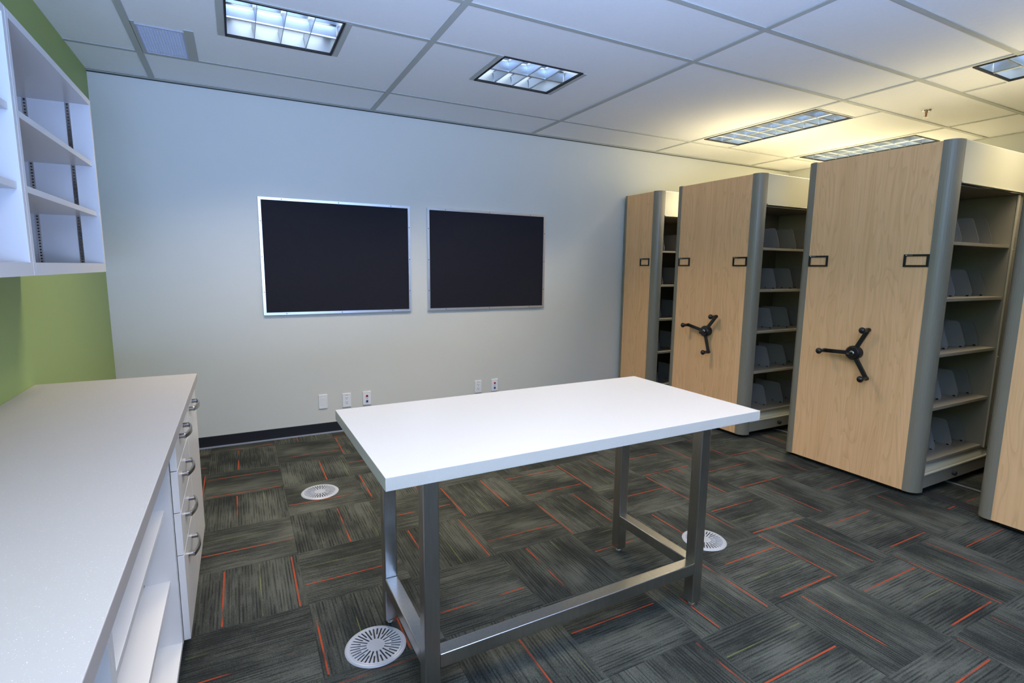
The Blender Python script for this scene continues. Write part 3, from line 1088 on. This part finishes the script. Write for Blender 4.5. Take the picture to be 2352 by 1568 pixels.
        MB().box(xa - 0.0007, xa + 0.0004, h1 - 0.018, h1 - 0.011, z1 - 0.0085, z1 - 0.0040).build('marking', M['plastic'], lh)
    # three-spoke crank
    if arms:
        hy, hz, ends = arms
        hubx = XP - 0.047
        h = MB()
        h.tube([(XP + 0.001, hy, hz), (XP - 0.030, hy, hz), (XP - 0.034, hy, hz)], [0.042, 0.042, 0.038], 24)
        h.tube([(XP - 0.034, hy, hz), (XP - 0.052, hy, hz), (XP - 0.062, hy, hz)], [0.050, 0.050, 0.040], 28)
        crank = h.build('crank_hub', M['black'], r)
        cp = MB()
        cp.tube([(XP - 0.062, hy, hz), (XP - 0.067, hy, hz), (XP - 0.069, hy, hz)], [0.018, 0.017, 0.011], 18)
        cp.build('hub_cap', M['nickel'], crank)
        kb = MB()
        kb.tube([(XP - 0.068, hy, hz), (XP - 0.088, hy + 0.004, hz - 0.006)], 0.0075, 10)
        kb.sphere((XP - 0.094, hy + 0.005, hz - 0.008), 0.0145)
        kb.build('lock_knob', M['black'], crank)
        for (dy, dz) in ends:
            am = MB()
            n = Vector((0, dy, dz)).normalized()
            p0 = Vector((hubx, hy, hz)) + n * 0.022
            p1 = Vector((hubx, hy + dy, hz + dz))
            t_ = Vector((0, -n.z, n.y)) * 0.0135
            e = Vector((0.0075, 0, 0))
            vs = [p0 - t_ - e, p0 + t_ - e, p0 + t_ + e, p0 - t_ + e, p1 - t_ - e, p1 + t_ - e, p1 + t_ + e, p1 - t_ + e]
            am.add(vs, [(0, 1, 2, 3), (7, 6, 5, 4), (0, 4, 5, 1), (1, 5, 6, 2), (2, 6, 7, 3), (3, 7, 4, 0)])
            am.tube([(hubx + 0.0085, p1.y, p1.z), (hubx - 0.0095, p1.y, p1.z)], 0.0150, 16)
            am.build('spoke', M['black'], crank, bevel=0.002)
            kn = MB()
            X = hubx - 0.009
            kn.tube([(X, p1.y, p1.z), (X - 0.010, p1.y, p1.z), (X - 0.040, p1.y, p1.z), (X - 0.050, p1.y, p1.z),
                     (X - 0.062, p1.y, p1.z), (X - 0.072, p1.y, p1.z), (X - 0.076, p1.y, p1.z)],
                    [0.013, 0.012, 0.013, 0.019, 0.0220, 0.016, 0.006], 18)
            kn.build('knob', M['black'], crank)
    return r


shelving(4.36, None, 'narrow fixed shelving unit with maple end panel against the grey wall', 'shelving_unit',
         single=(4.083, 4.620, 4.160, 4.565))
shelving(3.390, (3.360, 0.888, ((0.199, 0.038), (-0.116, 0.143), (-0.056, -0.181))),
         'shelving carriage with maple end panel and crank, next to the narrow fixed unit')
shelving(2.085, (2.063, 0.884, ((0.196, -0.009), (-0.082, 0.167), (-0.101, -0.159))),
         'shelving carriage with maple end panel and black crank, largest in the photo')
shelving(0.855, (0.855, 0.885, ((0.17, 0.10), (-0.17, 0.10), (0.0, -0.196))),
         'shelving carriage of which only a maple sliver shows at the frame edge')

# floor tracks for the carriages
tk = MB().box(3.880, 3.980, 0.25, 4.60, 0.0, 0.006).build('track_cover', M['rail'], bevel=0.002)
tag(tk, 'wide dark floor track cover running under the fronts of the shelving carriages', 'floor track')
r = root('floor_rail', (4.31, 2.4, 0), 'shiny steel floor rail in a dark channel between the shelving carriages', 'floor rail')
MB().box(4.262, 4.342, 0.25, 4.60, 0.0, 0.004).build('channel', M['rail'], r)
MB().box(4.276, 4.294, 0.25, 4.60, 0.0041, 0.0080).build('rail', M['alu'], r)
